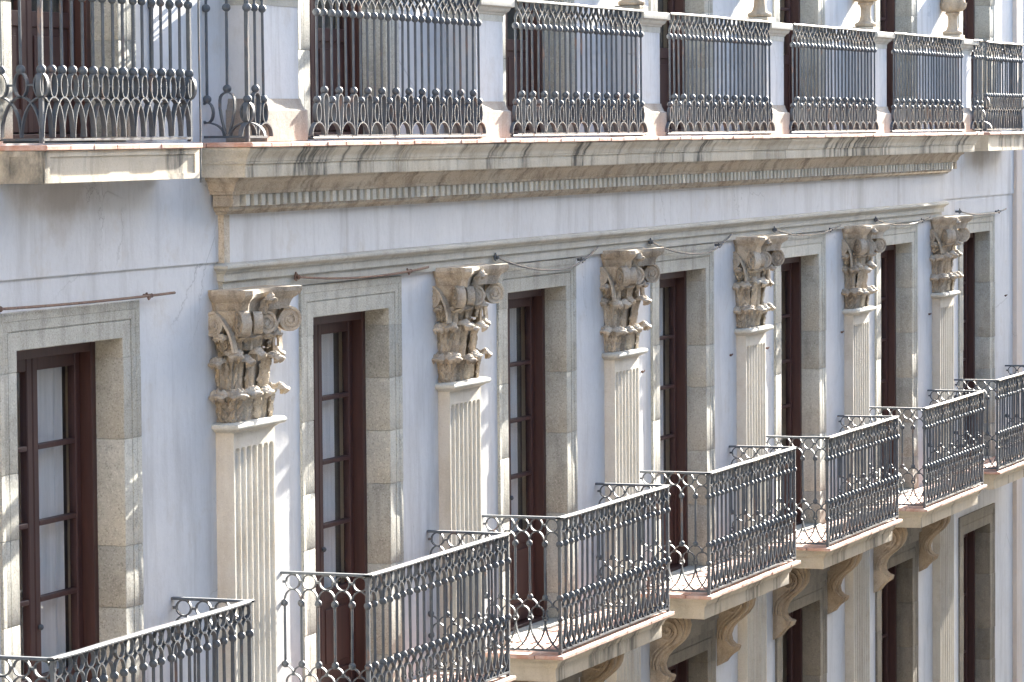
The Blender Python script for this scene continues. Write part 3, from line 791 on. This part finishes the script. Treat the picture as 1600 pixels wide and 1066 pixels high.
# wing balconies of the upper storey
for j, (xa, xb, P, lab) in enumerate([(-1.225, .625, .25, 'pale stone upper balcony with iron railing at top left'), (20.98, 22.75, .25, 'small upper balcony with dense iron railing at top right')]):
    t = empty('balcony', ((xa+xb)/2, 0, 3.72), lab, 'balcony', 'upper balconies of the wings')
    h = (xb-xa)/2; e = .045
    sub(t, 'slab', MB().cbox(-h-e, h+e, -P-.03, .004, -.205, -.03, .006).mesh('slab', M['stone_slab'], 0))
    # raised frame of the sunk panel on the front, and one on the left cheek
    mb = MB()
    f0, f1, yy = -h-e, h+e, -P-.038
    for a, b, c, d in ((f0, f1, -.204, -.172), (f0, f1, -.062, -.031), (f0, f0+.06, -.1718, -.0622), (f1-.06, f1, -.1718, -.0622)): mb.quadbox(a, b, yy, yy+.0085, c, d)
    for a, b, c, d in ((-P-.03, -.0, -.204, -.172), (-P-.03, 0, -.062, -.031), (-P-.03, -P+.05, -.1718, -.0622), (-.08, 0, -.1718, -.0622)): mb.quadbox(f0-.006, f0+.001, a, b, c, d)
    sub(t, 'panel_frame', mb.mesh('panel_frame', M['stone_slab'], 0))
    n = 7; tw = (2*h+2*e+.03)/n
    tm = MB().cbox(-tw/2+.002, tw/2-.002, -P-.06, -.005, -.029, 0, .004).mesh('floor_tile', M['tile'], 0)
    for i in range(n): sub(t, 'floor_tile', tm, (-h-e-.015+tw*(i+.5), rnd.uniform(-.003, .003), 0))
    r = sub(t, 'railing', None)
    run(r, 'wing', (-h, -P), (h, -P), 15, .03); run(r, 'wing', (-h, -.01), (-h, -P), 2, .03); run(r, 'wing', (h, -.01), (h, -P), 2, .03)
    railbars(r, [(-h, 0), (-h, -P), (h, -P), (h, 0)], .03, .996); post(r, -h, -P, .01, .98); post(r, h, -P, .01, .98)

# ------------------------------------------------------------------ pedestals and urns
def ped_meshes():
    d = {}
    def lay(prof, mat, nm):
        mb = MB(); rs = []
        for o, z in prof: rs.append([(-.27-o, .004, z), (-.27-o, -.232-o, z), (.27+o, -.232-o, z), (.27+o, .004, z)])
        return jitter(mb.rings(rs), .001).mesh(nm, mat, 30)
    d['die'] = lay([(0, 3.722), (0, 4.57)], M['plaster'], 'pedestal')
    d['base'] = lay([(.038, 3.7225), (.042, 3.726), (.042, 3.915), (.037, 3.921), (.026, 3.925), (.022, 3.94), (.012, 3.962), (.008, 3.985), (.002, 3.987)], M['stone_pink'], 'base')
    d['cap'] = lay([(.003, 4.555), (.004, 4.60), (.012, 4.604), (.016, 4.615), (.034, 4.628), (.044, 4.645), (.046, 4.655), (.066, 4.66), (.068, 4.664), (.068, 4.708), (.06, 4.716)], M['stone_pale'], 'cap')
    return d
PD = ped_meshes()
PCX = [1.98, 5.63, 9.245, 12.83, 16.48, 20.09]
def urn_mesh():
    mb = MB(); n = 32
    prof = [(.088, .0455), (.105, .055), (.108, .075), (.098, .088), (.078, .095), (.062, .115), (.052, .15), (.048, .20), (.052, .24), (.062, .262), (.078, .268), (.080, .285), (.070, .292)]
    mb.lathe(prof, n)
    rs = []
    for r, z in [(.055, .29), (.10, .30), (.128, .325), (.142, .36), (.145, .39)]:
        rs.append([(r*(1+.06*abs(math.sin(8*2*math.pi*j/64)))*math.cos(2*math.pi*j/64), r*(1+.06*abs(math.sin(8*2*math.pi*j/64)))*math.sin(2*math.pi*j/64), z) for j in range(64)])
    mb.rings(rs)
    mb.lathe([(.135, .385), (.135, .41), (.12, .43), (.115, .52), (.13, .58), (.165, .61), (.17, .63), (.15, .635), (.10, .60), (.06, .58)], n)
    return mb.mesh('bowl', M['stone_ochre'], 45)
URN = urn_mesh(); PLI = MB().cbox(-.106, .106, -.106, .106, 0, .046, .004).mesh('plinth', M['stone_slab'], 0)
for k, x in enumerate(PCX):
    p = part('pedestal', PD['die'], None, (x, 0, 0))
    sub(p, 'base', PD['base']); sub(p, 'cap', PD['cap'])
    if k >= 1:
        u = empty('urn', (x-.09, -.115, 4.717), 'stone urn on the %s pedestal from the left along the cornice' % ORD[k], 'urn', 'stone urns on the pedestals')
        sub(u, 'plinth', PLI); sub(u, 'bowl', URN)

# ------------------------------------------------------------------ awning rods, cable, small fixings
def rod(x0, z0, x1, z1, sag, peak, mat, label):
    t = empty('awning_rod', (x0, 0, z0), label, 'iron rod', 'iron rods over the windows')
    pts = []
    for i in range(15):
        s = i/14
        q = (s/peak)*(2-s/peak) if s < peak else 1-((s-peak)/(1-peak))**2
        pts.append(((x1-x0)*s, -.055, (z1-z0)*s-sag*max(0, q)))
    sub(t, 'bar', MB().tube(pts, .008, 7).mesh('bar', mat, 50))
    mb = MB().ball((0, -.055, .0), .017, 8, 6); mb.tube([(0, -.055, 0), (0, .0, 0)], .012, 6)
    mb.tube([(.0, -.055, .0), (-.05, -.06, .03), (-.06, -.055, -.01), (-.02, -.05, -.02)], .007, 5)
    sub(t, 'wall_hook', mb.mesh('wall_hook', mat, 50))
    e = pts[12]
    mb = MB().ball(e, .013, 8, 6); mb.tube([e, (e[0], 0, e[2])], .010, 6); mb.tube([e, (e[0]-.05, -.06, e[2]-.02), (e[0]-.06, -.05, e[2]+.02)], .007, 5)
    sub(t, 'wall_hook', mb.mesh('wall_hook', mat, 50))
ROD = ['', 'between the first and second capitals', 'between the second and third capitals', 'between the third and fourth capitals', 'between the fourth and fifth capitals', 'between the fifth and sixth capitals', 'right of the last capital']
SAG = [.01, .035, .14, .14, .07, .07, .05]; PK = [.5, .5, .62, .62, .5, .5, .5]
rod(-1.36, 2.846, .80, 2.84, .008, .5, M['rust'], 'straight rusty iron rod over the window at the left edge')
for k in range(1, 7):
    rod(BAYS[k]-.98, 2.86, BAYS[k]+1.26, 2.84+.02*(k in (2, 3)), SAG[k], PK[k], M['rust'] if k == 1 else M['iron'], 'thin sagging iron rod over the window '+ROD[k])
mb = MB().tube([(0, 0, 0), (.004, -.002, .3), (-.003, 0, .8), (.0, 0, 1.4)], .006, 6)
o = link('cable', mb.mesh('cable', M['iron'], 50), None, (.70, -.30+.02, 3.49)); tag(o, 'thin black cable hanging beside the upper left balcony', 'cable')
for i, (x, z) in enumerate([(9.69, 1.805), (12.16, 1.794), (13.29, 1.79), (15.86, 1.798), (19.376, 1.80), (23.0, 1.836)]):
    mb = MB().tube([(0, .0, 0), (0, -.022, 0), (.008, -.028, .012)], .006, 6); mb.ball((.0, -.012, 0), .012, 7, 5)
    o = link('wall_hook', mb.mesh('wall_hook', M['rust'], 50), None, (x, 0, z)); tag(o, 'tiny rusty hook on the plaster %s' % ['just right of the third pilaster', 'just left of the fourth pilaster', 'just right of the fourth pilaster', 'just left of the fifth pilaster', 'just left of the sixth pilaster', 'right of the last window'][i], 'hook', 'wall hooks')

# building closing the street behind the viewer: sunlit ochre front that bounces warm light
ob = empty('background_building', (-32, -9, -6.2), 'sunlit ochre plastered building closing the street behind the viewer', 'building')
sub(ob, 'wall', MB().quadbox(-8, 0, -19, 9, 0, 19).mesh('wall', M['far_plaster'], 0))
sub(ob, 'cornice', MB().cbox(-8.3, .5, -19.3, 9.3, 19, 19.6, .05).mesh('cornice', M['stone_pale'], 0))
pn = MB().cbox(-.02, .04, -.6, .6, 0, 2.3, .02).mesh('shutter', M['wood'], 0)
for zi in range(4):
    for yi in range(5): sub(ob, 'shutter', pn, (0, -11.2+yi*4.3, 1.2+zi*4.2))

# the houses across the street, behind the viewer: plain shaded fronts that hide the lower sky
op = empty('opposite_building', (10, -10.35, -6.2), 'long plastered row house across the street, behind the viewer', 'building')
sub(op, 'wall', MB().quadbox(-50, 50, -9, 0, 0, 14.5).mesh('wall', M['far_grey'], 0))
sub(op, 'cornice', MB().cbox(-50.2, 50.2, -9.2, .45, 14.5, 15.0, .04).mesh('cornice', M['stone_pale'], 0))
sh = MB().cbox(-.62, .62, -.02, .05, 0, 2.4, .02).mesh('shutter', M['wood'], 0)
for zi in range(4):
    for xi in range(26): sub(op, 'shutter', sh, (-47+xi*3.75, 0, 1.0+zi*3.5))
